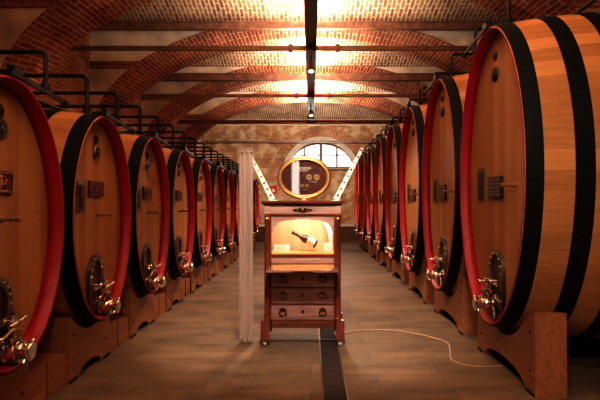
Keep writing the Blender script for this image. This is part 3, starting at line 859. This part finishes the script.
# local z runs from neck (negative) to base (positive)
bm = bmesh.new(); lathe(bm, (0, 0, -.16), (0, 0, 1), [(0, .0155), (.02, .016), (.022, .0175), (.03, .0175), (.032, .015), (.085, .0175), (.11, .027), (.15, .043), (.17, .046), (.295, .046), (.302, .041), (.296, .015)], 28); fin('glass_body', bm, 'bottle', bt, True)
bm = bmesh.new(); lathe(bm, (0, 0, -.162), (0, 0, 1), [(0, .0165), (.002, .0180), (.032, .0186), (.034, .0162), (.075, .0178)], 24); fin('capsule', bm, 'foil', bt, True)
bm = bmesh.new()
n = 16; A = []
for zz in (.03, .118):
    A.append([bm.verts.new((.0467*math.cos(t), .0467*math.sin(t), zz)) for t in [-PI*.95+PI*.9*i/n for i in range(n+1)]])
for i in range(n): bm.faces.new((A[0][i], A[0][i+1], A[1][i+1], A[1][i]))
lb = fin('paper_label', bm, 'paper', bt, True)
bm = bmesh.new()
for zz, w in ((.045, .3), (.06, .45), (.075, .2), (.095, .4)):
    V = [[bm.verts.new((.0471*math.cos(t), .0471*math.sin(t), zz+q)) for t in [-PI/2-w+2*w*i/6 for i in range(7)]] for q in (0, .005)]
    for i in range(6): bm.faces.new((V[0][i], V[0][i+1], V[1][i+1], V[1][i]))
fin('print', bm, 'ink', lb)
# stand holding the bottle
st = tag(empty('bottle_stand', T((.03, .275, .9865))), 'small clear stand holding the tilted bottle in the niche', 'stand')
bm = bmesh.new()
for x, zt in ((-.045, .18), (.085, .11)):
    boxr(bm, (x-.006, -.015, 0), (x+.006, .012, zt))
boxr(bm, (-.08, -.04, 0), (.12, .04, .006)); fin('support', bm, 'glass', st)
# cards
def card(x0, x1, z0, z1, y, lbl, lines=4):
    r = tag(empty('info_card', T(((x0+x1)/2, y, z0+.0015))), lbl, 'card'); w = x1-x0; h = z1-z0
    bm = bmesh.new(); boxr(bm, (-w/2, -.002, 0), (w/2, .002, h)); boxr(bm, (-w/2, .002, 0), (w/2, .04, .003)); fin('card_face', bm, 'white', r)
    bm = bmesh.new()
    for j in range(lines): boxr(bm, (-w*.38, -.003, h*(.78-.17*j)), (w*(.38 if j % 2 else .2), -.0021, h*(.78-.17*j)+.003))
    fin('print', bm, 'cabpale', r); return r
card(-.325, -.15, .985, 1.055, .24, 'white text card on the left of the niche floor')
card(.235, .33, .985, 1.075, .24, 'white card standing at the right of the niche floor')
# curved white arch panel at right, standing
bm = bmesh.new()
pts = [(.335, .9865), (.335, 1.30), (.20, 1.30)]+[(.20+.10*math.sin(t)*1.0, .9865+.3135*math.cos(t)) for t in [PI/2*i/10 for i in range(1, 11)]]
prism(bm, [(x+CX, z) for x, z in pts], 1, CY+.33, CY+.345)
tag(fin('curved_panel', bm, 'white'), 'white curved panel at the right side of the lit niche', 'panel')

# ------------------------------------------------------------------ oval sign on the cabinet
ov = tag(empty('oval_award_frame', (-.075, CY+.16, 1.545)), 'oval gilt frame of medals and labels standing on the cabinet', 'picture frame')
cz = .256
def oval(rx, rz, n=56): return [(rx*math.cos(2*PI*i/n), rz*math.sin(2*PI*i/n)) for i in range(n)]
bm = bmesh.new()
n = 72; prof = [(-.002, .0), (-.002, -.030), (.010, -.034), (.018, -.026), (.022, -.030), (.034, -.028), (.046, -.012), (.046, .0)]
R = [[bm.verts.new(((.25+d)*math.cos(2*PI*i/n), q, cz+(.194+d)*math.sin(2*PI*i/n))) for i in range(n)] for d, q in prof]
for A, B in zip(R, R[1:]+R[:1]):
    for k in range(n): bm.faces.new((A[k], A[(k+1) % n], B[(k+1) % n], B[k])).smooth = True
fin('gilt_frame', bm, 'gold', ov)
bm = bmesh.new(); prism(bm, [(x, cz+z) for x, z in oval(.255, .198)], 1, -.006, .006); bp_ = fin('backing', bm, 'plum', ov)
bm = bmesh.new(); prism(bm, [(x, cz+z) for x, z in oval(.251, .195)], 1, -.022, -.020); fin('glass_pane', bm, 'mirror_glass', ov)
for x, z, r in ((.055, .005, .033), (.138, .005, .033), (-.02, -.087, .02), (.03, -.087, .02)):
    bm = bmesh.new(); lathe(bm, (x, -.006, cz+z), (0, -1, 0), [(0, r), (.004, r), (.005, r*.85), (.004, r*.75)], 28); md = fin('medal', bm, 'medalgold', ov, True)
    bm = bmesh.new(); lathe(bm, (x, -.010, cz+z-.0), (0, -1, 0), [(0, r*.45), (.003, r*.3)], 16); fin('relief', bm, 'brass', md)
for x, z, w, h in ((.0, .105, .15, .026), (.0, .078, .10, .016), (.098, -.045, .08, .014), (.005, -.128, .045, .010), (-.13, .0, .09, .05)):
    bm = bmesh.new(); boxr(bm, (x-w/2, -.009, cz+z-h/2), (x+w/2, -.006, cz+z+h/2)); t_ = fin('caption_plate', bm, 'paper' if w != .09 else 'plum', ov)
    if w == .09: continue
    bm = bmesh.new(); boxr(bm, (x-w*.4, -.0095, cz+z-.0015), (x+w*.4, -.009, cz+z+.0015)); fin('print', bm, 'cabpale', t_)
bm = bmesh.new(); boxr(bm, (-.06, -.03, 0), (.06, .05, .012)); boxr(bm, (-.02, -.01, .01), (.02, .012, .05)); fin('stand_foot', bm, 'brass', ov)
bm = bmesh.new(); boxr(bm, (-.022, -.037, .006), (.022, -.031, .024)); fin('stand_tag', bm, 'white', ov)

# ------------------------------------------------------------------ perforated bars leaning outward
def pbar(name, p0, p1, w, nh, y, lbl):
    p0 = Vector(p0); p1 = Vector(p1); d = p1-p0; L = d.length
    outer = [(-w/2-.006, .02), (w/2+.006, .02), (w/2, .07), (w/2*.55, L), (-w/2*.55, L), (-w/2, .07)]
    holes = []
    for i in range(nh):
        c = .07+(L-.10)*i/(nh-1); r = .016-.004*i/nh
        holes.append([(r*math.cos(2*PI*k/14), c+r*math.sin(2*PI*k/14)) for k in range(14)])
    r = tag(empty('perforated_bar', (p0.x, y, p0.y)), lbl, 'bar')
    o = plate_with_holes('bar_plate', outer, holes, .008, 'white_paint', r)
    a = math.atan2(d.x, d.y)
    o.data.transform(Matrix.Rotation(PI/2, 4, 'X')); o.data.transform(Matrix.Rotation(a, 4, 'Y'))
    bm = bmesh.new(); boxr(bm, (-w*.8, -.02, .001), (w*.8, .02, .012)); fin('bracket', bm, 'white_paint', r)
    return r
pbar('l', (-.43, 1.546), (-.725, 2.13), .062, 8, CY+.34, 'white perforated bar leaning left from the cabinet top')
pbar('r', (.275, 1.546), (.585, 2.15), .062, 8, CY+.34, 'white perforated bar leaning right from the cabinet top')

# ------------------------------------------------------------------ translucent column of strips
cs = tag(empty('strip_column', (-.705, 5.42, 0)), 'tall bundle of pale translucent plastic strips standing left of cabinet', 'display column')
xs = [-.066+.0165*i for i in range(9)]
for i, x in enumerate(xs):
    zt = 2.12-.01*((i*5) % 4); zb = .012+.012*((i*3) % 4)
    a = (.7 if i % 2 else -.6)+.1*((i*7) % 3)
    bm = bmesh.new()
    box(bm, (x, .012*((i % 3)-1), (zt+zb)/2), (.021, .004, zt-zb), Matrix.Rotation(a, 3, 'Z'))
    fin('strip', bm, 'acrylic', cs)
bm = bmesh.new(); boxr(bm, (-.075, -.035, 0), (.075, .035, .012)); fin('base_plate', bm, 'glass', cs)
bm = bmesh.new(); boxr(bm, (-.07, -.025, 2.07), (.07, .025, 2.085)); fin('top_band', bm, 'acrylic', cs)

# ------------------------------------------------------------------ red safety sign on end wall
sg = tag(empty('safety_sign', (-1.56, YB-.012, 2.12)), 'small square red safety sign on the end wall', 'sign')
bm = bmesh.new(); boxr(bm, (-.15, -.008, -.16), (.15, .008, .16)); fin('sign_board', bm, 'redsign', sg, bevel=.004)
bm = bmesh.new(); boxr(bm, (-.03, -.012, -.09), (.07, -.008, .03)); boxr(bm, (-.01, -.012, .03), (.03, -.008, .06)); boxr(bm, (-.09, -.012, .05), (.02, -.008, .065))
fin('extinguisher_symbol', bm, 'white', sg)

# ------------------------------------------------------------------ lights
def area(name, loc, rot, size, power, col=(1, .92, .79), spread=None):
    l = bpy.data.lights.new(name, 'AREA'); l.shape = 'RECTANGLE'; l.size, l.size_y = size; l.energy = power; l.color = col
    if spread: l.spread = spread
    o = bpy.data.objects.new(name, l); COL.objects.link(o); o.location = loc; o.rotation_euler = rot
    return o
def spot(name, loc, tgt, power, ang=70, blend=.6, col=(1, .92, .79), r=.08):
    l = bpy.data.lights.new(name, 'SPOT'); l.energy = power; l.spot_size = math.radians(ang); l.spot_blend = blend; l.color = col; l.shadow_soft_size = r
    o = bpy.data.objects.new(name, l); COL.objects.link(o); o.location = loc
    o.rotation_euler = (Vector(tgt)-Vector(loc)).to_track_quat('-Z', 'Y').to_euler(); return o
area('channel_uplight', (0, 7, 4.24), (PI, 0, 0), (.14, 17.5), 1200, (1, .92, .79))
spot('channel_and_fill_spot', (0, 8.85, 3.84), (0, 8.6, 0), 480, 110)
spot('channel_and_fill_spot', (0, 13.25, 3.84), (0, 12.9, 0), 520, 110)
spot('channel_and_fill_spot', (0, .6, 4.0), (0, 1.9, .6), 170, 130)  # spot above the near aisle, no fixture modelled here
spot('channel_and_fill_spot', (-.2, -1.6, 3.95), (2.6, 3.6, 1.7), 520, 55)  # unseen fill added behind the camera to brighten the nearest right cask
spot('channel_and_fill_spot', (-.05, 2.9, 4.0), (-.05, 5.3, .85), 820, 50)  # fill added to brighten the cabinet front, has no fixture on the channel
spot('channel_and_fill_spot', (0, 15.9, 4.0), (0.2, 20.6, 3.4), 620, 150)  # fill added for the end wall and last vault, without a fixture
area('channel_uplight', (0, 15.2, 4.24), (PI, 0, 0), (.14, 1.2), 160, (1, .92, .79))
pl = bpy.data.lights.new('niche_lamp', 'AREA'); pl.shape = 'RECTANGLE'; pl.size = .5; pl.size_y = .05; pl.energy = 6.0; pl.color = (1, .93, .80)
o = bpy.data.objects.new('niche_lamp', pl); COL.objects.link(o); o.location = (CX, CY+.06, 1.43); o.rotation_euler = (math.radians(20), 0, 0)
area('window_daylight', (WX, YB-.15, WZ+.5), (-PI/2, 0, 0), (2.2, .8), 40, (.85, .93, 1))

wd = bpy.data.worlds.new('w'); scene.world = wd; wd.use_nodes = True
wd.node_tree.nodes['Background'].inputs[0].default_value = (.9, .65, .45, 1); wd.node_tree.nodes['Background'].inputs[1].default_value = .05

# ------------------------------------------------------------------ camera
cam = bpy.data.cameras.new('camera'); co = bpy.data.objects.new('camera', cam); COL.objects.link(co)
co.location = (0, 0, 1.5); co.rotation_euler = (PI/2, 0, 0)
cam.sensor_width = 36; cam.lens = 30; cam.shift_x = -11/600; cam.shift_y = 5/600; cam.clip_start = .05
scene.camera = co
scene.view_settings.view_transform = 'Standard'
scene.view_settings.exposure = -0.02
scene.view_settings.gamma = 0.79
for lk in ('Medium High Contrast', 'Standard - Medium High Contrast'):
    try: scene.view_settings.look = lk
    except Exception: pass
